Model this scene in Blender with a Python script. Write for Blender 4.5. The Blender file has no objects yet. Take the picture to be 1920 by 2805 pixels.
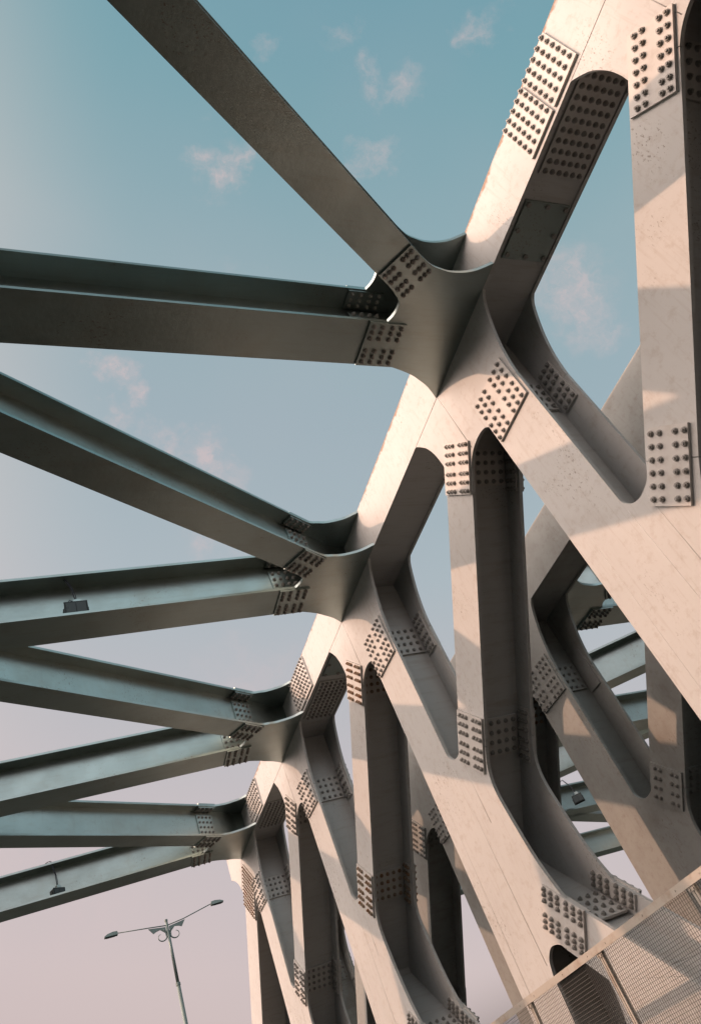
import bpy, bmesh, math, random
from mathutils import Vector, Matrix
random.seed(7)
sc = bpy.context.scene
C = sc.collection

# ------------------------------------------------------------------ camera
U = 3.6            # metres per measuring unit (near truss face stands one unit from the eye)
EYE = 1.5          # eye height above the road
def W(x, y, z): return Vector((x*U, y*U, z*U + EYE))
R_CAM = ((0.89900703, -0.27031732, -0.3445503), (-0.05378279, 0.71265758, -0.69944735), (0.43461912, 0.64733896, 0.62614575))
cd = bpy.data.cameras.new('camera'); cam = bpy.data.objects.new('camera', cd); C.objects.link(cam)
rt, dn, fw = (Vector(r).normalized() for r in R_CAM)
M = Matrix.Identity(4)
for i in range(3): M[i][0] = rt[i]; M[i][1] = -dn[i]; M[i][2] = -fw[i]; M[i][3] = W(0, 0, 0)[i]
cam.matrix_world = M
cd.sensor_fit = 'VERTICAL'; cd.sensor_height = 36; cd.sensor_width = 24.64; cd.lens = 36*2147.64/2805
cd.clip_start = 0.05; cd.clip_end = 6000
sc.camera = cam

# ------------------------------------------------------------------ world / sky
SUN = Vector((-1, .38, .66)).normalized()      # towards the sun
sun_el = math.asin(SUN.z); sun_rot = math.atan2(SUN.x, SUN.y)
wd = bpy.data.worlds.new('World'); sc.world = wd; wd.use_nodes = True
nt = wd.node_tree; nt.nodes.clear()
def N(t, tree=None, **k):
    n = (tree or nt).nodes.new(t)
    for a, v in k.items(): setattr(n, a, v)
    return n
def math_(op, a, b=None, tree=None, clamp=False):
    tr = tree or nt; n = tr.nodes.new('ShaderNodeMath'); n.operation = op; n.use_clamp = clamp
    for i, v in enumerate((a, b)):
        if v is None: continue
        if hasattr(v, 'type'): tr.links.new(v, n.inputs[i])
        else: n.inputs[i].default_value = v
    return n.outputs[0]
def lin(r, g, b):
    f = lambda c: (c/255/12.92) if c/255 <= .04045 else ((c/255+.055)/1.055)**2.4
    return (f(r), f(g), f(b), 1)
def ramp(fac, stops, tree=None, interp='LINEAR'):
    tr = tree or nt; n = tr.nodes.new('ShaderNodeValToRGB'); n.color_ramp.interpolation = interp
    e = n.color_ramp.elements
    while len(e) < len(stops): e.new(.5)
    for i, (p, c) in enumerate(stops): e[i].position = p; e[i].color = c
    tr.links.new(fac, n.inputs[0]); return n.outputs[0]
def mixc(a, b, fac, mode='MIX', tree=None):
    tr = tree or nt; n = tr.nodes.new('ShaderNodeMix'); n.data_type = 'RGBA'; n.blend_type = mode
    for s, v in ((0, fac), (6, a), (7, b)):
        if hasattr(v, 'type'): tr.links.new(v, n.inputs[s])
        elif s == 0: n.inputs[0].default_value = v
        else: n.inputs[s].default_value = v
    return n.outputs[2]
tc = N('ShaderNodeTexCoord'); D = tc.outputs['Generated']
def dot(v):
    n = N('ShaderNodeVectorMath', operation='DOT_PRODUCT'); nt.links.new(D, n.inputs[0]); n.inputs[1].default_value = v
    return n.outputs['Value']
s_ = dot(SUN); z_ = dot((0, 0, 1))
t_ = math_('SUBTRACT', z_, math_('MULTIPLY', s_, .35))
sky = ramp(t_, [(0, lin(198, 178, 174)), (.15, lin(206, 189, 187)), (.3, lin(196, 188, 190)), (.5, lin(170, 182, 188)), (.63, lin(154, 174, 182)),
                (.72, lin(147, 172, 179)), (.80, lin(121, 162, 172)), (.9, lin(88, 144, 163))])
ns = N('ShaderNodeTexNoise'); ns.inputs['Scale'].default_value = 2.2; ns.inputs['Detail'].default_value = 3; nt.links.new(D, ns.inputs['Vector'])
hz = ramp(ns.outputs['Fac'], [(.4, (0, 0, 0, 1)), (.75, (1, 1, 1, 1))])
sky = mixc(sky, lin(185, 180, 188), math_('MULTIPLY', hz, .22))
mh = N('ShaderNodeMapRange', interpolation_type='SMOOTHSTEP'); nt.links.new(s_, mh.inputs[0])
for i, q in enumerate((.42, .9, 0.0, 1.0)): mh.inputs[i+1].default_value = q
sky = mixc(sky, lin(232, 212, 202), mh.outputs[0])
# wisps and puffs of cloud, each at its own place in the sky
nz = N('ShaderNodeTexNoise'); nz.inputs['Scale'].default_value = 14; nz.inputs['Detail'].default_value = 6; nz.inputs['Roughness'].default_value = .62
nt.links.new(D, nz.inputs['Vector'])
wsub = N('ShaderNodeVectorMath', operation='SUBTRACT'); nt.links.new(nz.outputs['Color'], wsub.inputs[0]); wsub.inputs[1].default_value = (.5, .5, .5)
wmul = N('ShaderNodeVectorMath', operation='SCALE'); nt.links.new(wsub.outputs[0], wmul.inputs[0]); wmul.inputs['Scale'].default_value = .15
wadd = N('ShaderNodeVectorMath', operation='ADD'); nt.links.new(D, wadd.inputs[0]); nt.links.new(wmul.outputs[0], wadd.inputs[1])
CL = [((.285, .34, .895), .040, .75), ((.307, .335, .888), .022, .5), ((.441, .304, .845), .030, .5), ((.451, .204, .869), .030, .45), ((.514, .133, .847), .026, .4), ((.394, .193, .899), .022, .3),
      ((.155, .575, .80), .026, .75), ((.185, .60, .777), .028, .55), ((.225, .625, .745), .030, .65), ((.268, .637, .722), .040, .6), ((.30, .655, .69), .034, .4),
      ((.65, .341, .679), .060, .55), ((.667, .37, .645), .045, .4), ((.268, .715, .646), .04, .35), ((.328, .21, .921), .02, .25),
      ((.305, .47, .82), .035, .22), ((.30, .80, .50), .06, .2), ((.262, .323, .91), .012, .3), ((.10, .92, .35), .07, .2), ((.02, .9, .42), .08, .25)]
acc = None
for c, r, a in CL:
    v = Vector(c).normalized()
    dn_ = N('ShaderNodeVectorMath', operation='DISTANCE'); nt.links.new(wadd.outputs[0], dn_.inputs[0]); dn_.inputs[1].default_value = v
    mr = N('ShaderNodeMapRange', interpolation_type='SMOOTHSTEP'); nt.links.new(dn_.outputs['Value'], mr.inputs[0])
    for i, q in enumerate((0.0, r*1.25, a, 0.0)): mr.inputs[i+1].default_value = q
    acc = mr.outputs[0] if acc is None else math_('MAXIMUM', acc, mr.outputs[0])
nw = N('ShaderNodeTexNoise'); nw.inputs['Scale'].default_value = 34; nw.inputs['Detail'].default_value = 5; nw.inputs['Roughness'].default_value = .6; nt.links.new(wadd.outputs[0], nw.inputs['Vector'])
wisp = ramp(nw.outputs['Fac'], [(.36, (.25, .25, .25, 1)), (.62, (1, 1, 1, 1))])
sky = mixc(sky, lin(218, 193, 191), math_('MULTIPLY', acc, math_('MULTIPLY', wisp, 1.05), clamp=True))
# brighter towards the sun, dimmer opposite it
mr = N('ShaderNodeMapRange', interpolation_type='SMOOTHSTEP'); nt.links.new(s_, mr.inputs[0])
for i, q in enumerate((.62, .95, 1.0, 6.6)): mr.inputs[i+1].default_value = q
mb = N('ShaderNodeMapRange', interpolation_type='SMOOTHSTEP'); nt.links.new(s_, mb.inputs[0])
for i, q in enumerate((-.8, -.15, .5, 1.0)): mb.inputs[i+1].default_value = q
# sun glow kept off the horizon; low sky dimmed so undersides stay dark
mg = N('ShaderNodeMapRange', interpolation_type='SMOOTHSTEP'); nt.links.new(z_, mg.inputs[0])
for i, q in enumerate((.08, .42, 0.0, 1.0)): mg.inputs[i+1].default_value = q
glow = math_('ADD', 1.0, math_('MULTIPLY', math_('SUBTRACT', mr.outputs[0], 1.0), mg.outputs[0]))
ml = N('ShaderNodeMapRange', interpolation_type='SMOOTHSTEP'); nt.links.new(z_, ml.inputs[0])
for i, q in enumerate((.0, .145, .10, 1.0)): ml.inputs[i+1].default_value = q
gain = math_('MULTIPLY', math_('MULTIPLY', glow, mb.outputs[0]), ml.outputs[0])
mx = N('ShaderNodeMapRange', interpolation_type='SMOOTHSTEP'); nt.links.new(dot((1, 0, 0)), mx.inputs[0])
for i, q in enumerate((-.35, -.02, 1.0, 0.0)): mx.inputs[i+1].default_value = q
mk = N('ShaderNodeMapRange', interpolation_type='SMOOTHSTEP'); nt.links.new(z_, mk.inputs[0])
for i, q in enumerate((.10, .42, .85, 0.0)): mk.inputs[i+1].default_value = q
gain = math_('MULTIPLY', gain, math_('SUBTRACT', 1.0, math_('MULTIPLY', mx.outputs[0], mk.outputs[0])))
# unseen low sky behind the viewer, dimmed to darken faces turned that way
y_ = dot((0, 1, 0))
my = N('ShaderNodeMapRange', interpolation_type='SMOOTHSTEP'); nt.links.new(y_, my.inputs[0])
for i, q in enumerate((-.55, -.05, 1.0, 0.0)): my.inputs[i+1].default_value = q
mz = N('ShaderNodeMapRange', interpolation_type='SMOOTHSTEP'); nt.links.new(z_, mz.inputs[0])
for i, q in enumerate((.0, .35, 1.0, 0.0)): mz.inputs[i+1].default_value = q
gain = math_('MULTIPLY', gain, math_('SUBTRACT', 1.0, math_('MULTIPLY', math_('MULTIPLY', my.outputs[0], mz.outputs[0]), .85)))
vs = N('ShaderNodeVectorMath', operation='SCALE'); nt.links.new(sky, vs.inputs[0]); nt.links.new(gain, vs.inputs['Scale'])
# unseen high sky behind the viewer, boosted to light the beam webs
mv = N('ShaderNodeMapRange', interpolation_type='SMOOTHSTEP'); nt.links.new(y_, mv.inputs[0])
for i, q in enumerate((-.05, -.45, 0.0, 2.1)): mv.inputs[i+1].default_value = q
mw = N('ShaderNodeMapRange', interpolation_type='SMOOTHSTEP'); nt.links.new(z_, mw.inputs[0])
for i, q in enumerate((.15, .5, 0.0, 1.0)): mw.inputs[i+1].default_value = q
mt = N('ShaderNodeMapRange', interpolation_type='SMOOTHSTEP'); nt.links.new(z_, mt.inputs[0])
for i, q in enumerate((.50, .88, 1.0, -.22)): mt.inputs[i+1].default_value = q
mwm = math_('MULTIPLY', mw.outputs[0], mt.outputs[0])
vs2 = N('ShaderNodeVectorMath', operation='SCALE'); nt.links.new(vs.outputs[0], vs2.inputs[0])
nt.links.new(math_('ADD', 1.0, math_('MULTIPLY', mv.outputs[0], mwm)), vs2.inputs['Scale']); vs = vs2
bg = N('ShaderNodeBackground'); nt.links.new(vs.outputs[0], bg.inputs[0]); bg.inputs[1].default_value = 1.0
st = N('ShaderNodeTexSky', sky_type='NISHITA'); st.sun_disc = False; st.sun_elevation = sun_el; st.sun_rotation = sun_rot
st.dust_density = 2.5; st.air_density = 1.0
bs = N('ShaderNodeBackground'); nt.links.new(st.outputs[0], bs.inputs[0]); bs.inputs[1].default_value = .008
ad = N('ShaderNodeAddShader'); nt.links.new(bg.outputs[0], ad.inputs[0]); nt.links.new(bs.outputs[0], ad.inputs[1])
wo = N('ShaderNodeOutputWorld'); nt.links.new(ad.outputs[0], wo.inputs[0])

sd = bpy.data.lights.new('sun', 'SUN'); so = bpy.data.objects.new('sun', sd); C.objects.link(so)
sd.energy = 2.0; sd.angle = math.radians(.6); sd.color = (1, .60, .41)
so.rotation_euler = (-SUN).to_track_quat('-Z', 'Y').to_euler(); so.location = (-20, 12, 30)
sc.view_settings.view_transform = 'Standard'; sc.view_settings.look = 'None'; sc.view_settings.exposure = 0; sc.view_settings.gamma = 1
sc.render.engine = 'CYCLES'
sc.cycles.max_bounces = 4; sc.cycles.diffuse_bounces = 1; sc.cycles.glossy_bounces = 2

# ------------------------------------------------------------------ materials
def mat(name, col, rough=.5, metal=0.0, grime=None, gs=3.0, glo=.55, ghi=.75, streak=0.0, bump=.0, bs_=60, rust=0.0, mott=.08):
    m = bpy.data.materials.new(name); m.use_nodes = True; t = m.node_tree; t.nodes.clear()
    o = N('ShaderNodeOutputMaterial', t); p = N('ShaderNodeBsdfPrincipled', t); t.links.new(p.outputs[0], o.inputs[0])
    p.inputs['Metallic'].default_value = metal; p.inputs['Specular IOR Level'].default_value = .25
    g = N('ShaderNodeNewGeometry', t); P = g.outputs['Position']
    def noise(scale, det=4, sv=None, rgh=.55):
        n = N('ShaderNodeTexNoise', t); n.inputs['Scale'].default_value = scale; n.inputs['Detail'].default_value = det; n.inputs['Roughness'].default_value = rgh
        if sv:
            mp = N('ShaderNodeMapping', t); mp.inputs['Scale'].default_value = sv[0]; mp.inputs['Rotation'].default_value = sv[1]
            t.links.new(P, mp.inputs['Vector']); t.links.new(mp.outputs[0], n.inputs['Vector'])
        else: t.links.new(P, n.inputs['Vector'])
        return n.outputs['Fac']
    base = (*col, 1)
    d = tuple(c*(1-mott*2.2) for c in col)+(1,); l = tuple(min(1, c*(1+mott)) for c in col)+(1,)
    c = ramp(noise(1.3, 5), [(.3, d), (.5, base), (.75, l)], t)
    if grime:
        f = ramp(noise(gs, 7, None, .65), [(glo, (0, 0, 0, 1)), (ghi, (1, 1, 1, 1))], t)
        c = mixc(c, (*grime, 1), math_('MULTIPLY', f, .55, t), tree=t)
    if streak:
        f = ramp(noise(5, 6, ((.35, 3.2, 3.2), (.85, 0, 0)), .7), [(.52, (0, 0, 0, 1)), (.68, (1, 1, 1, 1))], t)
        c = mixc(c, (*(grime or (.2, .17, .14)), 1), math_('MULTIPLY', f, streak, t), tree=t)
        f2 = ramp(noise(9, 4, ((.5, 4.5, .35), (0, 0, 0)), .6), [(.55, (0, 0, 0, 1)), (.72, (1, 1, 1, 1))], t)
        c = mixc(c, (*(grime or (.2, .17, .14)), 1), math_('MULTIPLY', f2, streak*.8, t), tree=t)
        # small chips in the paint, gathered in patches
        chip = ramp(noise(42, 3, ((1, 1.6, .8), (.6, 0, 0)), .7), [(.60, (0, 0, 0, 1)), (.63, (1, 1, 1, 1))], t)
        patch = ramp(noise(1.7, 3), [(.56, (0, 0, 0, 1)), (.64, (1, 1, 1, 1))], t)
        c = mixc(c, (.24, .20, .16, 1), math_('MULTIPLY', math_('MULTIPLY', chip, patch, t), .75, t), tree=t)
    if rust:
        f = ramp(noise(6, 6, None, .7), [(.62-.2*rust, (0, 0, 0, 1)), (.70-.1*rust, (1, 1, 1, 1))], t)
        c = mixc(c, (.33, .14, .05, 1), math_('MULTIPLY', f, min(1, rust), t), tree=t)
    t.links.new(c, p.inputs['Base Color'])
    rr = N('ShaderNodeMapRange', t); t.links.new(noise(4, 4), rr.inputs[0])
    rr.inputs[3].default_value = rough-.1; rr.inputs[4].default_value = rough+.12; t.links.new(rr.outputs[0], p.inputs['Roughness'])
    if bump:
        b = N('ShaderNodeBump', t); b.inputs['Strength'].default_value = bump; b.inputs['Distance'].default_value = .01
        t.links.new(noise(bs_, 3), b.inputs['Height']); t.links.new(b.outputs[0], p.inputs['Normal'])
    return m
PAINT = mat('silver_paint', (.60, .585, .555), .62, .08, (.36, .28, .21), 2.0, .60, .92, .26, .06, 26, mott=.025)
PAINT2 = mat('clean_silver_paint', (.62, .59, .55), .60, .15, (.34, .25, .17), 8, .55, .85, 0, .08, 60, mott=.04)
UNDER = mat('shade_toned_paint', (.37, .425, .405), .36, .98, (.28, .25, .20), 1.8, .5, .9, .2, .12, 22, mott=.06)  # shade put into the colour: darker, greener than the truss paint, for undersides
def worn_edge(m):
    m = m.copy(); m.name = 'silver_paint_worn_edge'; t = m.node_tree
    p = next(n for n in t.nodes if n.type == 'BSDF_PRINCIPLED'); src = p.inputs['Base Color'].links[0].from_socket
    g = N('ShaderNodeNewGeometry', t); sp = N('ShaderNodeSeparateXYZ', t); t.links.new(g.outputs['Position'], sp.inputs[0])
    mr = N('ShaderNodeMapRange', t); t.links.new(sp.outputs['Z'], mr.inputs[0])
    for i, q in enumerate((1.392*U+EYE, 1.413*U+EYE, 0.0, .5)): mr.inputs[i+1].default_value = q
    n = N('ShaderNodeTexNoise', t); n.inputs['Scale'].default_value = 7; n.inputs['Detail'].default_value = 7; n.inputs['Roughness'].default_value = .7; t.links.new(g.outputs['Position'], n.inputs['Vector'])
    n2 = N('ShaderNodeTexNoise', t); n2.inputs['Scale'].default_value = .8; t.links.new(g.outputs['Position'], n2.inputs['Vector'])
    v = math_('ADD', math_('ADD', n.outputs['Fac'], mr.outputs[0], t), math_('MULTIPLY', n2.outputs['Fac'], .5, t), t)
    f = ramp(math_('MULTIPLY', v, .6, t), [(.66, (0, 0, 0, 1)), (.74, (1, 1, 1, 1))], t)
    c = mixc(src, (.30, .16, .08, 1), math_('MULTIPLY', f, .8, t), tree=t); t.links.new(c, p.inputs['Base Color'])
    return m
CHORD = worn_edge(PAINT)
BOLT = mat('bolt_steel', (.34, .325, .30), .5, .25, (.15, .10, .06), 20, .5, .7, 0, .0)  # tone darkened to include the shading around washers and nuts
RUSTB = mat('rusty_bolt_steel', (.34, .27, .20), .6, .2, (.15, .10, .06), 20, .5, .7, 0, .0, rust=.75)
EDGE = mat('rusty_edge_paint', (.42, .36, .30), .6, .1, (.12, .07, .04), 9, .4, .6, 0, .4, 80, rust=.6)
GALV = mat('galvanised_steel', (.55, .50, .43), .5, .25, (.28, .15, .07), 7, .52, .7, 0, .1, rust=.25)
MESHM = mat('galvanised_wire', (.16, .155, .14), .5, .2)
DARK = mat('dark_housing', (.028, .034, .034), .55)
CABLE = mat('black_cable', (.05, .055, .07), .5)
GLASS = mat('lamp_glass', (.05, .06, .06), .3)
POLE = mat('green_grey_pole_paint', (.20, .24, .22), .45, .3, (.25, .24, .2), 5)
ROAD = mat('asphalt', (.022, .029, .027), .9, 0, (.012, .016, .015), 2)
GROUND = mat('dark_riverbank', (.018, .028, .024), .95, 0, (.010, .016, .012), .3)
CONC = mat('dark_concrete', (.042, .048, .045), .85, 0, (.03, .035, .03), 1.5)

# ------------------------------------------------------------------ mesh helpers (all in units, relative to an origin)
def newbm(): return bmesh.new()
def poly(bm, pts, axis, a, b, mi=0):
    """extrude a 2D outline: axis 'x' -> pts are (y,z), 'z' -> pts are (x,y)"""
    f = (lambda p, t: Vector((t, p[0], p[1]))) if axis == 'x' else (lambda p, t: Vector((p[0], p[1], t)))
    A = [bm.verts.new(f(p, a)) for p in pts]; B = [bm.verts.new(f(p, b)) for p in pts]
    fs = [bm.faces.new(A), bm.faces.new(B)]
    n = len(pts)
    for i in range(n): fs.append(bm.faces.new((A[i], A[(i+1) % n], B[(i+1) % n], B[i])))
    for q in fs: q.material_index = mi
    bmesh.ops.recalc_face_normals(bm, faces=fs)
def box(bm, x0, x1, y0, y1, z0, z1, mi=0):
    poly(bm, [(x0, y0), (x1, y0), (x1, y1), (x0, y1)], 'z', z0, z1, mi)
def obox(bm, o, a, b, c, mi=0):
    """box from corner o along vectors a,b,c"""
    o, a, b, c = map(Vector, (o, a, b, c)); v = [bm.verts.new(o+i*a+j*b+k*c) for i in (0, 1) for j in (0, 1) for k in (0, 1)]
    fs = [bm.faces.new([v[i] for i in q]) for q in ((0, 1, 3, 2), (4, 6, 7, 5), (0, 4, 5, 1), (2, 3, 7, 6), (0, 2, 6, 4), (1, 5, 7, 3))]
    for q in fs: q.material_index = mi
    bmesh.ops.recalc_face_normals(bm, faces=fs)
def ring(c, u, v, r, n, ph=0): return [c+u*(r*math.cos(2*math.pi*i/n+ph))+v*(r*math.sin(2*math.pi*i/n+ph)) for i in range(n)]
def cyl(bm, c, nrm, r, h, n=8, mi=0, ph=0, r2=None, cap0=False):
    nrm = Vector(nrm).normalized(); c = Vector(c)
    u = nrm.orthogonal().normalized(); v = nrm.cross(u)
    A = [bm.verts.new(p) for p in ring(c, u, v, r, n, ph)]; B = [bm.verts.new(p) for p in ring(c+nrm*h, u, v, r if r2 is None else r2, n, ph)]
    fs = [bm.faces.new(B)] + ([bm.faces.new(A[::-1])] if cap0 else [])
    for i in range(n): fs.append(bm.faces.new((A[i], A[(i+1) % n], B[(i+1) % n], B[i])))
    for q in fs: q.material_index = mi
def bolt(bm, c, nrm, s=1.0, mi=1):
    s *= .80
    nrm = Vector(nrm).normalized(); c = Vector(c)
    cyl(bm, c, nrm, .0071*s, .0013*s, 10, mi)
    cyl(bm, c+nrm*.0013*s, nrm, .0056*s, .0042*s, 6, mi, random.random())
    cyl(bm, c+nrm*.0055*s, nrm, .0032*s, .0032*s, 7, mi, 0, .0028*s)
def tube(bm, pts, r, n=6, mi=0):
    pts = [Vector(p) for p in pts]; rings = []
    for i, p in enumerate(pts):
        t = (pts[min(i+1, len(pts)-1)]-pts[max(i-1, 0)]).normalized()
        u = t.cross(Vector((0, 0, 1))); u = (u if u.length > .01 else t.cross(Vector((1, 0, 0)))).normalized(); v = t.cross(u)
        rr = r[i] if isinstance(r, (list, tuple)) else r
        rings.append([bm.verts.new(q) for q in ring(p, u, v, rr, n)])
    for a, b in zip(rings, rings[1:]):
        for i in range(n): f = bm.faces.new((a[i], a[(i+1) % n], b[(i+1) % n], b[i])); f.material_index = mi; f.smooth = True
    for q in (rings[0][::-1], rings[-1]): f = bm.faces.new(q); f.material_index = mi
def mesh(name, bm, mats):
    me = bpy.data.meshes.new(name); bmesh.ops.recalc_face_normals(bm, faces=bm.faces)
    bmesh.ops.scale(bm, vec=(U, U, U), verts=bm.verts)
    bm.to_mesh(me); bm.free()
    for m in mats: me.materials.append(m)
    return me
def link(name, me, parent=None, loc=(0, 0, 0), label=None):
    o = bpy.data.objects.new(name, me); C.objects.link(o); o.parent = parent
    o.location = Vector(loc)*U
    if label: o['label'] = label
    return o
def thing(name, label, cat, loc, group=None, sx=1):
    o = bpy.data.objects.new(name, None); C.objects.link(o); o.location = W(*loc); o.scale = (sx, 1, 1)
    o.empty_display_size = .2
    o['label'] = label; o['category'] = cat
    if group: o['group'] = group
    return o
def smooth(pts, k=4):
    """Catmull-Rom through open points"""
    out = []
    P = [pts[0]]+list(pts)+[pts[-1]]
    for i in range(1, len(P)-2):
        a, b, c, d = (Vector(q) for q in P[i-1:i+3])
        for j in range(k):
            t = j/k; out.append(tuple(.5*((2*b)+(c-a)*t+(2*a-5*b+4*c-d)*t*t+(3*b-a-3*c+d)*t**3)))
    out.append(tuple(pts[-1])); return out

# ------------------------------------------------------------------ steel truss, measured in units with x = distance from the eye's vertical plane
H0, H1, XF, TH = 1.2755, 1.4123, 1.1376, .008
PAN, Y0 = .8505, .802
ZB = -.36
def frame_rect(o, a, c, a0, a1, c0, c1):
    o, a, c = Vector(o), Vector(a), Vector(c)
    return [tuple(o+a*u+c*v) for u, v in ((a0, c0), (a1, c0), (a1, c1), (a0, c1))]
def splice_set(o, a, c, la, wc, rows, cols, far_cols, web=True, wrows=4, wcols=5, s=1.0, side=-1):
    """bolted splice of a double-flange member in the truss plane.
    o centre (y,z), a unit along, c unit across, la half length, wc half width; side: which web face shows"""
    bm = newbm(); o, a, c = Vector(o), Vector(a), Vector(c)
    v3 = lambda x, u, w: Vector((x, *(o+a*u+c*w)))
    poly(bm, frame_rect(o, a, c, -la, la, -wc, wc), 'x', 1-.0055, 1)
    poly(bm, frame_rect(o, a, c, -la, la, -wc, wc), 'x', XF, XF+.0055)
    for u in rows:
        for w in cols:
            bolt(bm, v3(1-.0055, u, w), (-1, 0, 0), s); bolt(bm, v3(XF+.0055, u, w), (1, 0, 0), s)
    for sg in (-1, 1):
        poly(bm, frame_rect(o, a, c, -la, la, sg*.012, sg*(wc-.004)), 'x', XF-TH-.0055, XF-TH)
        poly(bm, frame_rect(o, a, c, -la, la, sg*.012, sg*(wc-.004)), 'x', 1+TH, 1+TH+.005)
        if sg == side:
            for u in rows:
                for w in far_cols: bolt(bm, v3(XF-TH-.0055, u, sg*w), (-1, 0, 0), s)
    if web:
        wl = la*.72
        for sg in (-1, 1):
            obox(bm, v3(1.016, -wl, sg*.0035), (.106, 0, 0), Vector((0, *(a*2*wl))), Vector((0, *(c*sg*.0055))))
        for i in range(wrows):
            for j in range(wcols):
                bolt(bm, v3(1.028+.082*j/(wcols-1), wl*(-.76+1.52*i/(wrows-1)), side*.009), Vector((0, *(c*side))), s)
    return bm
R2 = math.sqrt(.5)
A_D, C_D = Vector((R2, -R2)), Vector((R2, R2))          # upper diagonal: along (away and down) / across
A_B, C_B = Vector((-R2, -R2)), Vector((R2, -R2))        # lower branch: along (near and down) / across
# outlines (y relative to node centre line, z)
TOPG = (smooth([(-.138, H0), (-.123, 1.262), (-.107, 1.230), (-.089, 1.181), (-.076, 1.126), (-.070, 1.073)]) +
        smooth([(.070, 1.070), (.082, 1.082), (.106, 1.088), (.135, 1.086), (.160, 1.077), (.179, 1.0645)]) +
        smooth([(.2525, 1.1375), (.252, 1.160), (.256, 1.195), (.268, 1.232), (.285, 1.258), (.300, H0)]))
MIDG = (smooth([(-.070, .705), (-.072, .690), (-.087, .673), (-.110, .668), (-.138, .677), (-.1575, .6975)]) +
        smooth([(-.231, .624), (-.200, .585), (-.188, .543), (-.192, .479), (-.208, .371), (-.234, .288)]) +
        smooth([(-.163, .217), (-.150, .230), (-.118, .236), (-.090, .220), (-.078, .190)]) + [(-.075, .10), (.070, .10), (.070, .705)])
LOWG = [(-.44, .082), (-.55, -.028), (-.72, -.20), (-1.05, -.20), (-.72+.0, -.345), (.05, -.345), (.05, -.26)]
LOWG = [(-.44, .082), (-.55, -.028), (-.70, -.19), (-.70, -.345), (-.02, -.345), (-.02, -.24)] + smooth([(-.07, -.18), (-.15, -.08), (-.205, .0), (-.232, .068), (-.243, .118), (-.225, .155)]) + [(-.3325, .0475+.0, )]
LOWG = [(-.44, .082), (-.55, -.028), (-.70, -.19), (-.70, -.345), (-.02, -.345), (-.02, -.24)] + smooth([(-.07, -.18), (-.15, -.08), (-.205, .0), (-.232, .068), (-.243, .118), (-.243, .137)])

cache = {}
def cached(key, fn):
    if key not in cache: cache[key] = fn()
    return cache[key]
def m_two(outline):
    def f():
        bm = newbm()
        poly(bm, outline, 'x', 1, 1+TH); poly(bm, outline, 'x', XF-TH, XF)
        return bm
    return f
def webbox(bm, p, q, t=.0065, x0=1+TH, x1=XF-TH, mi=0):
    p, q = Vector(p), Vector(q); d = q-p; n = Vector((-d[1], d[0])).normalized()
    obox(bm, Vector((x0, *(p-n*t/2))), (x1-x0, 0, 0), Vector((0, *d)), Vector((0, *(n*t))), mi)
def weld(bm, x, p, q, r=.0011):
    tube(bm, [Vector((x, *p)), Vector((x, *q))], r, 6)
def m_topg(last=False):
    bm = m_two(TOPG)()
    webbox(bm, (0, 1.073), (0, H0+.004), mi=0)
    webbox(bm, (.2158, 1.101), (.041, H0+.0), mi=0)
    weld(bm, 1, (.146, H0-.001), (.144, 1.09), .0009); weld(bm, 1, (.146, H0), (.298, H0), .0009)
    return bm
def m_midg():
    bm = m_two(MIDG)()
    webbox(bm, (0, .10), (0, .705)); webbox(bm, (-.194, .661), (-.004, .47)); webbox(bm, (-.1985, .2525), (-.004, .447))
    weld(bm, 1, (-.07, .672), (-.074, .215), .0007); weld(bm, 1, (-.118, .664), (-.118, .50), .0006); weld(bm, 1, (.03, .70), (.035, .1), .0005)
    return bm
def m_lowg():
    bm = m_two(LOWG)()
    webbox(bm, (-.3415, .1095), (-.62, -.169))
    return bm
def m_post_up():
    bm = newbm()
    for x in ((1, 1+TH), (XF-TH, XF)): poly(bm, [(-.070, .705), (.070, .705), (.070, 1.0685), (-.070, 1.0715)], 'x', *x)
    webbox(bm, (0, .705), (0, 1.0715)); return bm
def m_post_low():
    bm = newbm()
    for x in ((1, 1+TH), (XF-TH, XF)): poly(bm, [(-.074, -.19), (.070, -.19), (.070, .10), (-.074, .10)], 'x', *x)
    webbox(bm, (0, -.19), (0, .10)); return bm
def m_diag():
    bm = newbm()      # from top node (0) down to next node's middle gusset (PAN)
    e = .0011
    o = [(.179+e, 1.0645-e), (.2525+e, 1.1375-e), (PAN-.1575-e, .6975+e), (PAN-.231-e, .624+e)]
    for x in ((1, 1+TH), (XF-TH, XF)): poly(bm, o, 'x', *x)
    webbox(bm, (.2158+e, 1.101-e), (PAN-.194-e, .661+e)); return bm
def m_branch():
    bm = newbm(); e = .0011
    o = [(-.163-e, .217-e), (-.234-e, .288-e), (-.44+e, .082+e), (-.243, .137)]
    for x in ((1, 1+TH), (XF-TH, XF)): poly(bm, o, 'x', *x)
    webbox(bm, (-.1985-e, .2525-e), (-.3405, .1105)); return bm
def m_endpost():
    bm = newbm()
    o = [(.093, 1.077), (.205, 1.185), (1.56, -.17), (1.445, -.275)]
    for x in ((1, 1+TH), (XF-TH, XF)): poly(bm, o, 'x', *x)
    webbox(bm, (.149, 1.131), (1.50, -.22)); return bm
ENDG = (smooth([(-.138, H0), (-.123, 1.262), (-.107, 1.230), (-.089, 1.181), (-.076, 1.126), (-.070, 1.073)]) +
        smooth([(.050, 1.062), (.060, 1.068), (.072, 1.066), (.0925, 1.0765)]) +
        smooth([(.2045, 1.1855), (.242, 1.155), (.262, 1.179), (.286, 1.224), (.332, 1.255), (.385, H0)]))
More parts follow.
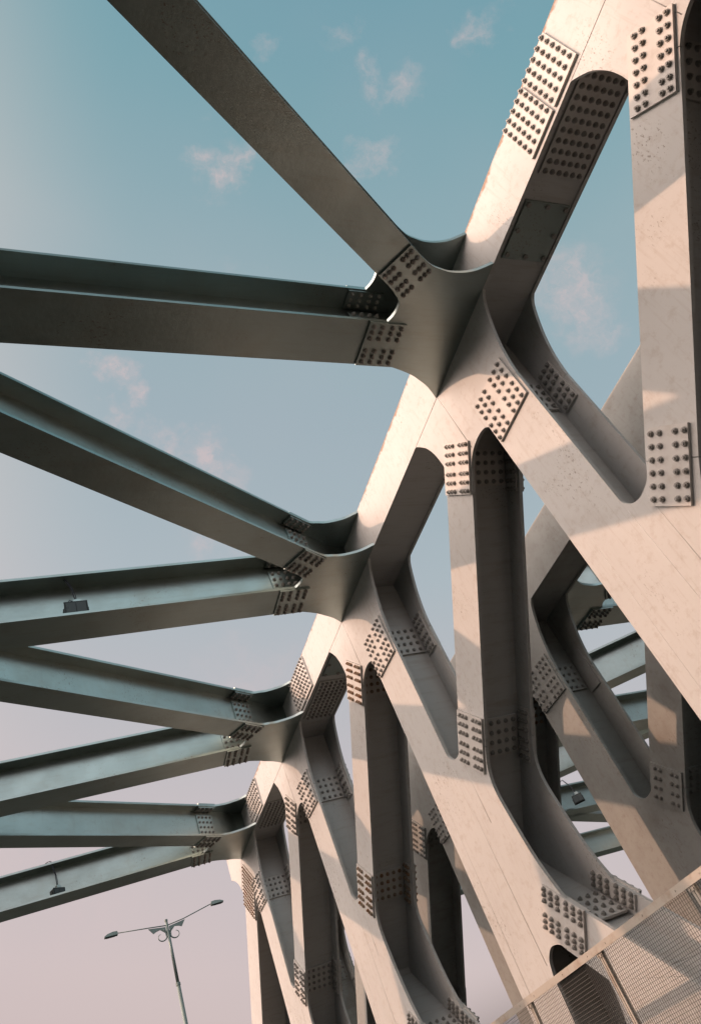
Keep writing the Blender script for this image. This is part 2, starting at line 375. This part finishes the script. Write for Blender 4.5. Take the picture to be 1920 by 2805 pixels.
ENDG = (smooth([(-.138, H0), (-.123, 1.262), (-.107, 1.230), (-.089, 1.181), (-.076, 1.126), (-.070, 1.073)]) +
        [(.055, 1.062), (.070, 1.069), (.0925, 1.0765), (.2045, 1.1855)] + smooth([(.235, 1.160), (.262, 1.179), (.286, 1.215), (.332, 1.250), (.385, H0)]))
def m_endg():
    bm = m_two(ENDG)(); webbox(bm, (0, 1.073), (0, H0+.004)); webbox(bm, (.149, 1.132), (.01, 1.271)); weld(bm, 1, (.146, H0), (.262, 1.18)); return bm

rows6 = [-.052, -.0325, -.0125, .0125, .0325, .052]
pc6 = [-.051, -.0325, -.0125, .0185, .0385, .0575]
dc6 = [-.0425, -.0315, -.019, .010, .0225, .0345]
def sp_post(): return splice_set((0, 1.073), (0, 1), (1, 0), .0595, .0635, rows6, pc6, [.022, .038, .054])
def sp_diag_top(): return splice_set((.2158, 1.101), A_D, C_D, .0595, .0495, rows6, dc6, [.018, .03, .042])
def sp_diag_top4(): return splice_set((.2158, 1.101), A_D, C_D, .0660, .0460, [-.0575, -.038, -.0185, .001, .0205, .040, .0575], [-.036, -.021, .013, .029], [.018, .032])
def sp_diag_mid(): return splice_set((-.194, .661), A_D, C_D, .0620, .0490, rows6, dc6, [.018, .03, .042])
def sp_diag_mid4(): return splice_set((-.187, .655), A_D, C_D, .0640, .0400, [-.053, -.032, -.0105, .0105, .032, .053], [-.034, -.0165, .0145, .032], [.018, .032])
def sp_branch(): return splice_set((-.2025, .2565), A_B, C_B, .0600, .0480, rows6, [-.0425, -.0315, -.019, .010, .0225, .0345], [.018, .03, .042], side=-1)
def sp_low4(): return splice_set((-.187, .655), A_D, C_D, .045, .047, [-.034, -.0115, .0115, .034], [-.034, -.019, .016, .031], [.02, .035])
def sp_end():
    rows = [-.082+.0164*i for i in range(11)]; cols = [-.066+.0165*i for i in range(9)]
    return splice_set((.149, 1.131), A_D, C_D, .092, .074, rows, cols, [.02, .04, .06], s=.85)
def sp_chord():
    bm = newbm(); L = .092
    for x, nx in ((1-.0055, -1), (XF, 1)):
        for ys in ((-L, -.003), (.003, L)): box(bm, x, x+.0055, ys[0], ys[1], H0+.010, H1-.009)
        for i in range(10):
            for j in range(6): bolt(bm, (x if nx < 0 else x+.0055, -.0835+.01856*i, H0+.0245+.0198*j), (nx, 0, 0))
    for xs in ((1.016, 1.122),): box(bm, xs[0], xs[1], -.115, .112, H0-.0005, H0+.0045)
    for i in range(12):
        for j in range(6): bolt(bm, (1.027+.0168*j, -.106+.0192*i, H0-.0005), (0, 0, -1))
    return bm
def cover():
    bm = newbm(); box(bm, 1.014, 1.124, -.062, .062, H0-.001, H0+.0045)
    for x, y in ((1.022, -.053), (1.069, -.054), (1.116, -.053), (1.022, .0), (1.116, .003), (1.022, .053), (1.069, .054), (1.116, .053)): cyl(bm, (x, y, H0-.001), (0, 0, -1), .0055, .004, 6, 1)
    return bm
def chord(y0, y1):
    bm = newbm()
    box(bm, 1, 1+TH, y0, y1, H0, H1); box(bm, XF-TH, XF, y0, y1, H0, H1)
    box(bm, 1+TH, XF-TH, y0+.001, y1-.001, H0+.0045, H0+.0125); box(bm, 1+TH, XF-TH, y0+.001, y1-.001, H1-.011, H1-.003)
    box(bm, 1+TH, XF-TH, y1-.009, y1-.001, H0+.0125, H1-.011)
    return bm
def chord_welds(nodes):
    pass

# --- lateral bracing: (dy, strut slope, diag slope) per node as measured
LAT = {-5: (0, .03, .66), -4: (0, .03, .66), -3: (0, .03, .66), -2: (0, .03, .66), -1: (0, .03, .68), 0: (0, .030, .68), 1: (.006, -.022, .62), 2: (.015, -.062, .588), 3: (.020, -.110, .525), 4: (.020, -.110, .525)}
XS = .803
def lat_geom(n):
    dy, s1, s2 = LAT[n]
    y1 = .008+dy; yd = (-.176, -.160, -.153, -.152)[min(max(n, 0), 3)]
    return y1, s1, yd, s2
def m_latg(n, top):
    y1, s1, yd, s2 = lat_geom(n); d = y1-.008
    td = Vector((1, s2)).normalized(); nd = Vector((-td[1], td[0]))*.043
    c = Vector((.8055, yd+s2*(.8055-.782)))
    a, b = c+nd, c-nd
    k = yd+.176
    o = (smooth([(1.0, .150), (.964, .118+d*.5), (.929, .096+d), (.903, .083+d), (.868, .071+d), (.838, .0635+d), (XS, y1+.054)]) +
         smooth([(XS, y1-.054), (.811, -.060+d), (.8155, -.078+(d+k)/2), (.812, -.096+k*.8), (a[0]+.004, a[1]+.0035), tuple(a)]) +
         smooth([tuple(b), (.858, b[1]+.016), (.885, -.1725+k*.6), (.908, -.169+k*.5), (.939, -.171+k*.3), (.968, -.179+k*.2), (1.0, -.1975)]))
    bm = newbm()
    if top: poly(bm, o, 'z', H1-TH, H1)
    else: poly(bm, o, 'z', H0+.0005, H0+.0005+TH)
    return bm
def ibeam(bm, p, q, w, zc0=H0+.0005, zc1=H1, tf=.0075):
    p, q = Vector(p), Vector(q); d = q-p; n = Vector((-d[1], d[0])).normalized()
    for z in (zc0, zc1-tf): obox(bm, Vector((*(p-n*w/2), z)), Vector((*d, 0)), Vector((*(n*w), 0)), (0, 0, tf))
    obox(bm, Vector((*(p-n*.003), zc0+tf)), Vector((*d, 0)), Vector((*(n*.006), 0)), (0, 0, zc1-zc0-2*tf))
XL = -1.58-0.0
def m_strut(n):
    y1, s1, yd, s2 = lat_geom(n); bm = newbm()
    ibeam(bm, (XS-.0011, y1), (-1.382, y1+s1*.0+s1*(-1.382-XS)), .108); return bm
def m_latdiag(n):
    y1, s1, yd, s2 = lat_geom(n); bm = newbm()
    td = Vector((1, s2)).normalized(); c = Vector((.8055, yd+s2*(.8055-.782)))-td*.0011
    x2 = -.192; q = c+td*((x2-c[0])/td[0])
    ibeam(bm, c, q, .086); return bm
def m_latweb(n):
    y1, s1, yd, s2 = lat_geom(n); bm = newbm()
    z0, z1 = H0+.0005+TH, H1-TH
    p, q = Vector((XS, y1)), Vector((.9995, y1+s1*.19)); dd = q-p; nn = Vector((-dd[1], dd[0])).normalized()
    obox(bm, Vector((*(p-nn*.003), z0)), Vector((*dd, 0)), Vector((*(nn*.006), 0)), (0, 0, z1-z0))
    td = Vector((1, s2)).normalized(); p = Vector((.8055, yd+s2*(.8055-.782))); nn = Vector((-td[1], td[0]))
    # the diagonal's web curves in to meet the chord face
    ctr = [p, p+td*.06, p+td*.12, Vector((.955, yd+.105)), Vector((.9995, yd+.118))]
    pts = smooth([tuple(v) for v in ctr], 5)
    L = [Vector(a) for a in pts]
    out = []
    for i, a in enumerate(L):
        t = (L[min(i+1, len(L)-1)]-L[max(i-1, 0)]).normalized(); out.append((a, Vector((-t[1], t[0]))*.003))
    o = [tuple(a+b) for a, b in out]+[tuple(a-b) for a, b in out][::-1]
    poly(bm, o, 'z', z0, z1)
    return bm
def lat_splice(c, td, w, s=1.0):
    bm = newbm(); c, td = Vector(c), Vector(td).normalized(); nn = Vector((-td[1], td[0])); hl = .044
    def rect(zz, th, w0, w1, l=hl):
        o = c-td*l+nn*w0; obox(bm, Vector((*o, zz)), Vector((*(td*2*l), 0)), Vector((*(nn*(w1-w0)), 0)), (0, 0, th))
    rect(H0-.005, .0055, -w/2+.001, w/2-.001); rect(H1, .0055, -w/2+.001, w/2-.001)
    cols = [w*(-.40), w*(-.27), w*(-.14), w*.14, w*.27, w*.40]
    for u in (-.033, -.012, .012, .033):
        for v in cols:
            q = c+td*u+nn*v
            bolt(bm, (q[0], q[1], H0-.005), (0, 0, -1), s); bolt(bm, (q[0], q[1], H1-.0075-.005), (0, 0, -1), s*.9)
    for a, b in ((-w/2+.003, -.008), (.008, w/2-.003)): rect(H1-.0075-.0055, .0055, a, b)
    wl = .040
    for sg in (-1, 1):
        o = c-td*wl+nn*(sg*.0032); obox(bm, Vector((*o, H0+.022)), Vector((*(td*2*wl), 0)), Vector((*(nn*sg*.005), 0)), (0, 0, .088))
        for u in (-.029, -.010, .010, .029):
            for k in range(4): bolt(bm, Vector((*(c+td*u+nn*(sg*.0082)), H0+.034+.0213*k)), Vector((*(nn*sg), 0)), s)
    return bm

OX, OZ = (1+XF)/2, ZB
def build_bridge(name, label, group, loc, sx, nodes, last):
    root = thing(name, label, 'bridge', loc, group, sx)
    def put(nm, key, fn, mats, yc, parent=root, label=None):
        def mk():
            bm = fn(); bmesh.ops.translate(bm, vec=(-OX, 0, -OZ), verts=bm.verts); return mesh(nm, bm, mats)
        me = cached(key, mk); o = link(nm, me, parent, (0, 0, 0) if parent is not root else (0, yc, 0), label); return o
    ca = put('top_chord', ('chord', last), lambda: chord(-4.4, Y0+PAN*last+(.392 if last == 3 else .12)), [CHORD], 0)
    # the bottom chord's plates sit a hair inside the gussets
    def mlow2():
        bm = newbm(); y0, y1 = -4.4, Y0+PAN*last+1.9
        box(bm, 1+.0095, 1+.0095+TH, y0, y1, -.36, -.19); box(bm, XF-TH-.0095, XF-.0095, y0, y1, -.36, -.19)
        box(bm, 1.0175, XF-.0175, y0, y1, -.20, -.192); return bm
    put('bottom_chord', ('bchord', last), mlow2, [PAINT], 0)
    for y in (.302, 2.242, 3.093):
        if y > Y0+PAN*last+.5: continue
        sp = bpy.data.objects.new('splice_plate', cached('sp_chord', lambda: mk_mesh(sp_chord, 'splice_plate', [PAINT2, BOLT]))); C.objects.link(sp); sp.parent = ca; sp.location = Vector((0, y, 0))*U
    for y in (.5285, 2.03):
        sp = bpy.data.objects.new('cover_plate', cached('cover', lambda: mk_mesh(cover, 'cover_plate', [UNDER, BOLT]))); C.objects.link(sp); sp.parent = ca; sp.location = Vector((0, y, 0))*U
    for n in nodes:
        yc = Y0+PAN*n
        end = (n == last and last == 3)
        rb = RUSTB if n in (1, 3) else BOLT
        g = put('gusset_plate', 'endg' if end else 'topg', m_endg if end else m_topg, [PAINT], yc)
        pu = put('vertical_post', 'post_up', m_post_up, [PAINT], yc)
        near = n >= -1
        if near: put('splice_plate', 'sp_post', sp_post, [PAINT2, BOLT], yc, pu)
        pl = put('vertical_post', 'post_low', m_post_low, [PAINT], yc)
        put('gusset_plate', 'midg', m_midg, [PAINT], yc)
        put('gusset_plate', 'lowg', m_lowg, [PAINT], yc)
        br = put('diagonal_brace', 'branch', m_branch, [PAINT], yc)
        if near: put('splice_plate', 'sp_branch', sp_branch, [PAINT2, BOLT], yc, br)
        if end:
            dg = put('end_post', 'endpost', m_endpost, [PAINT], yc)
            put('splice_plate', ('sp_end', 'r'), sp_end, [PAINT2, RUSTB], yc, dg)
        else:
            dg = put('diagonal_brace', 'diag', m_diag, [PAINT], yc)
            if near: put('splice_plate', ('sp_dt', rb.name, n == -1), sp_diag_top4 if n == -1 else sp_diag_top, [PAINT2, rb], yc, dg)
            sp = None
            if not near: pass
            elif n == -1: sp = put('splice_plate', 'sp_dm4', sp_diag_mid4, [PAINT2, BOLT], yc, dg)
            elif sx < 0: sp = put('splice_plate', 'sp_low4', sp_low4, [PAINT2, BOLT], yc, dg)
            else: sp = put('splice_plate', ('sp_dm', rb.name), sp_diag_mid, [PAINT2, rb], yc, dg)
            if sp: sp.location = Vector((0, PAN, 0))*U
        y1, s1, yd, s2 = lat_geom(n)
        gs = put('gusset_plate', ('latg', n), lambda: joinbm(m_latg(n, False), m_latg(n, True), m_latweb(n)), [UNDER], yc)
        gs.data['flat'] = 1
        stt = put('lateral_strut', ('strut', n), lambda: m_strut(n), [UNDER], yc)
        if near: put('splice_plate', ('lss', n), lambda: lat_splice((XS, y1), (1, s1), .108), [UNDER, BOLT], yc, stt)
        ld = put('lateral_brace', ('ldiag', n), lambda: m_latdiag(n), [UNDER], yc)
        if near: put('splice_plate', ('lsd', n), lambda: lat_splice((.8055, yd+s2*(.8055-.782)), (1, s2), .086), [UNDER, BOLT], yc, ld)
    # far side of the bridge carries the struts' other ends
    for ch in list(root.children):
        k = ch.name.split('.')[0]
        if k in ('lateral_strut', 'lateral_brace') or (k == 'gusset_plate' and ch.data.get('flat')): continue
        c = ch.copy(); C.objects.link(c); c.parent = root; c.scale = (-1, 1, 1)
        # mirror about the road's centre line (inner faces at x = 1 and x = -1.384)
        c.location = ch.location + Vector((-(2*OX)+(1-1.384), 0, 0))*U
    for n in nodes:
        c = bpy.data.objects.new('lateral_brace', cached(('ldiag', n), None)); C.objects.link(c); c.parent = root; c.scale = (-1, 1, 1)
        c.location = Vector((-(2*OX)+(1-1.384), Y0+PAN*n, 0))*U
    return root
def mk_mesh(fn, nm, mats):
    bm = fn(); bmesh.ops.translate(bm, vec=(-OX, 0, -OZ), verts=bm.verts); return mesh(nm, bm, mats)
def joinbm(*bms):
    a = bms[0]
    for b in bms[1:]:
        me = bpy.data.meshes.new('tmp'); b.to_mesh(me); b.free(); a.from_mesh(me); bpy.data.meshes.remove(me)
    return a
B1 = build_bridge('truss_bridge', 'nearer silver steel truss bridge, sunlit, its bracing overhead reaching to the left', None, (OX, 0, OZ), 1, [-5, -4, -3, -2, -1, 0, 1, 2, 3], 3)
B2 = build_bridge('truss_bridge', 'shaded steel truss bridge seen through the gaps behind the nearer sunlit one', None, (1.45+(XF-1)/2, 0, OZ-.203), -1, [-5, -4, -3, -2, -1, 0, 1, 2, 3, 4], 4)

# the neighbouring bridge gets a darker, duller paint
DULL = mat('dull_dark_paint', (.38, .38, .355), .60, .2, (.22, .18, .14), 2.4, .5, .8, .3, .12, 26)
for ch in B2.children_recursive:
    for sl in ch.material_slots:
        if sl.material in (PAINT, PAINT2, CHORD): sl.link = 'OBJECT'; sl.material = DULL
# ------------------------------------------------------------------ floodlights on the struts
def floodlight(label, x, y, z, rz, box_w, hh, cab):
    t = thing('floodlight', label, 'floodlight', (x, y, z), 'floodlights on the overhead struts'); t.rotation_euler = (0, 0, rz)
    w = box_w/2
    bm = newbm(); poly(bm, [(-w, 0), (w, 0), (w, .030), (w*.8, .036), (-w*.8, .036), (-w, .030)], 'z', .004, hh)
    box(bm, -w-.0015, w+.0015, -.003, .0, .0025, hh+.0015)
    for i in range(5): box(bm, -w*.7+i*w*.35-.001, -w*.7+i*w*.35+.001, .036, .041, .008, hh-.006)
    link('housing', mesh('housing', bm, [DARK]), t)
    bm = newbm(); box(bm, -w+.003, -.0008, -.0042, -.003, .006, hh-.003); box(bm, .0008, w-.003, -.0042, -.003, .006, hh-.003)
    link('glass', mesh('glass', bm, [GLASS]), t)
    bm = newbm(); box(bm, -w*.15, w*.6, .006, .026, hh, hh+.013); box(bm, -w*.05, w*.5, .010, .022, hh+.013, hh+.018); link('junction_box', mesh('junction_box', bm, [UNDER]), t)
    bm = newbm(); tube(bm, [(w*.1, .016, hh+.017), (w*.0, .012, hh+.03), (-w*.25, .004, hh+.055), (-w*.7, -.001, hh+.075), (-w*1.1, .0, cab+.003), (-w*1.35, .008, cab+.0035), (-w*1.6, .02, cab+.002)], .0016)
    tube(bm, [(w*.2, .016, hh+.017), (w*.15, .010, hh+.03), (-w*.1, .003, hh+.052), (-w*.5, -.003, hh+.07), (-w*.95, -.002, cab+.003), (-w*1.2, .006, cab+.0036)], .0012)
    tube(bm, [(-w*.9, .0, hh*.8), (-w*.5, .0, hh+.008), (-w*.1, .01, hh+.010)], .0012)
    link('cable', mesh('cable', bm, [CABLE]), t)
    bm = newbm(); box(bm, -w-.004, -w-.0015, .006, .020, -.0, hh*.7); box(bm, w+.0015, w+.004, .006, .020, 0, hh*.7); box(bm, -w-.004, w+.004, .006, .020, -.0005, .0025)
    link('bracket', mesh('bracket', bm, [DARK]), t)
    return t
ZF = H0+.0005+.0075
floodlight('dark boxy floodlight with looping cable on the upper of the two lamp-carrying struts', .226, 1.642, ZF, 0, .054, .044, H1-ZF+.004)
floodlight('small dark floodlight on the lowest overhead strut, above the street lamp', .234, 3.408, ZF, .45, .046, .026, H1-ZF+.004)
floodlight('dark floodlight silhouetted behind the nearer bridge, on the shaded bridge bracing', 2.745, 3.37, ZF-.203, -.6, .05, .04, H1-ZF+.004)

# ------------------------------------------------------------------ street lamps
def street_lamp(label, x, y, ztop, s, rz=0.0):
    zg = -EYE/U-1.2
    t = thing('street_lamp', label, 'street lamp', (x, y, zg), 'double armed street lamps'); t.rotation_euler = (0, 0, rz)
    H = ztop-zg
    bm = newbm(); tube(bm, [(0, 0, 0), (0, 0, H*.5), (0, 0, H-.68*s)], [.040*s, .030*s, .0215*s], 12)
    cyl(bm, (0, 0, H-.70*s), (0, 0, 1), .026*s, .03*s, 12, cap0=True); tube(bm, [(0, 0, H-.68*s), (0, 0, H)], [.0185*s, .0165*s], 12); cyl(bm, (0, 0, H), (0, 0, 1), .019*s, .02*s, 12, cap0=True)
    cyl(bm, (0, 0, 0), (0, 0, 1), .12*s, .03*s, 12, cap0=True)
    link('pole', mesh('pole', bm, [POLE]), t)
    for sg in (-1, 1):
        bm = newbm(); tip = (sg*.555*s, 0, H+.02*s if sg < 0 else H+.058*s)
        tube(bm, [(0, 0, H-.045*s), (sg*.2*s, 0, H-.02*s), tip], [.0065*s, .006*s, .0055*s], 8)
        # scroll bracket
        c = Vector((sg*.082*s, 0, H-.150*s)); pts = []
        for i in range(22):
            a = math.pi*.62+i*.27; r = (.076-.0024*i)*s
            pts.append((sg*(abs(c[0])-r*math.cos(a)*-1*-1 if False else abs(c[0])+r*math.cos(a)), 0, c[2]+r*math.sin(a)))
        tube(bm, pts, [(.0105-.00035*i)*s for i in range(22)], 6)
        o = [(sg*.02*s, H-.06*s), (sg*.215*s, H-.032*s), (sg*.165*s, H-.10*s), (sg*.135*s, H-.085*s), (sg*.085*s, H-.075*s), (sg*.035*s, H-.12*s), (sg*.028*s, H-.20*s)]
        A = [bm.verts.new((p[0], -.005*s, p[1])) for p in o]; B = [bm.verts.new((p[0], .005*s, p[1])) for p in o]
        bm.faces.new(A); bm.faces.new(B[::-1])
        for i in range(len(o)): bm.faces.new((A[i], A[(i+1) % len(o)], B[(i+1) % len(o)], B[i]))
        ar = link('arm', mesh('arm', bm, [POLE]), t)
        bm = newbm(); hd = [(-.005, -.012), (.0, .020), (.05, .024), (.11, .014), (.145, -.008), (.147, -.018), (.0, -.020)]
        w = .03*s
        L = [[bm.verts.new((tip[0]+sg*p[0]*s, yy*(.6 if i in (1, 2, 3) else 1), tip[2]+p[1]*s)) for i, p in enumerate(hd)] for yy in (-w, w)]
        bm.faces.new(L[0]); bm.faces.new(L[1][::-1])
        for i in range(len(hd)): bm.faces.new((L[0][i], L[0][(i+1) % 7], L[1][(i+1) % 7], L[1][i]))
        h = link('lamp_head', mesh('lamp_head', bm, [POLE]), t)
        bm = newbm(); box(bm, *(sorted((tip[0]+sg*.03*s, tip[0]+sg*.125*s))), -w*.75, w*.75, tip[2]-.024*s, tip[2]-.0185*s)
        link('lens', mesh('lens', bm, [GLASS]), h)
    return t
street_lamp('tall grey street lamp with two arms and scroll brackets, standing alone in the open sky', 1.805, 10, 3.156, 1.0)
street_lamp('distant street lamp, only one arm tip showing beside the end of the nearer bridge', 4.86, 15.2, 4.87, .9)

# ------------------------------------------------------------------ wire mesh fence beside the walkway
XR = .86; ZR = .1635
def fence():
    t = thing('mesh_fence', 'galvanised wire mesh fence with flat steel top rail, in front of the sunlit bridge posts', 'fence', (XR, .9, -EYE/U))
    oz = EYE/U
    def loc(bm): bmesh.ops.translate(bm, vec=(-XR, -.9, oz), verts=bm.verts); return bm
    post_y = [1.197+.2635*i for i in range(-5, 10)]
    bm = newbm(); y0, y1 = post_y[0], post_y[-1]
    box(bm, XR-.0055, XR+.0055, y0, y1, ZR-.0045, ZR+.0015); box(bm, XR-.0062, XR-.0045, y0, y1, ZR-.0100, ZR+.0015)
    box(bm, XR-.004, XR+.004, y0, y1, -.40, -.392)
    for i, y in enumerate(post_y):
        for d in (-.03, .03, .12): cyl(bm, (XR-.0062, y+d, ZR-.004), (-1, 0, 0), .0014, .0008, 8)
    link('top_rail', mesh('top_rail', loc(bm), [GALV]), t)
    for y in post_y:
        bm = newbm()
        box(bm, XR-.003, XR+.003, y-.0048, y-.0008, -oz, ZR-.0045); box(bm, XR-.003, XR+.003, y+.0008, y+.0048, -oz, ZR-.0045)
        box(bm, XR-.0045, XR-.003, y-.007, y+.007, ZR-.016, ZR-.0101)
        for d in (-.004, .004): cyl(bm, (XR-.0045, y+d, ZR-.013), (-1, 0, 0), .0018, .0016, 6)
        link('post', mesh('post', loc(bm), [GALV]), t)
    for a, b in zip(post_y, post_y[1:]):
        bm = newbm(); r = .00028; st = .0050
        ya, yb = a+.0048, b-.0048
        n = int((yb-ya)/st)
        for i in range(n+1):
            y = ya+(yb-ya)*i/n
            obox(bm, (XR-r, y-r, -.39), (2*r, 0, 0), (0, 2*r, 0), (0, 0, ZR-.006+.39))
        z = -.388
        while z < ZR-.008:
            obox(bm, (XR-3*r, ya, z-r), (2*r, 0, 0), (0, yb-ya, 0), (0, 0, 2*r)); z += st*1.1
        link('mesh_panel', mesh('mesh_panel', loc(bm), [MESHM]), t)
fence()

# ------------------------------------------------------------------ road deck and ground below
def slab(name, pts, z0, z1, m, kind=True):
    bm = newbm(); poly(bm, pts, 'z', z0, z1); me = bpy.data.meshes.new(name); bmesh.ops.recalc_face_normals(bm, faces=bm.faces); bm.to_mesh(me); bm.free(); me.materials.append(m)
    o = bpy.data.objects.new(name, me); C.objects.link(o); o['kind'] = 'structure'; return o
slab('road', [(-9.2, -12), (2.6, -12), (2.6, 70), (-9.2, 70)], -.4, 0, ROAD)
slab('walkway', [(2.6, -12), (3.45, -12), (3.45, 70), (2.6, 70)], -.4, .15, CONC)
slab('neighbouring_road', [(6.1, -12), (14, -12), (14, 70), (6.1, 70)], -1.0, -.73, ROAD)
slab('ground', [(-3000, -3000), (3000, -3000), (3000, 3000), (-3000, 3000)], -7.0, -6.0, GROUND)
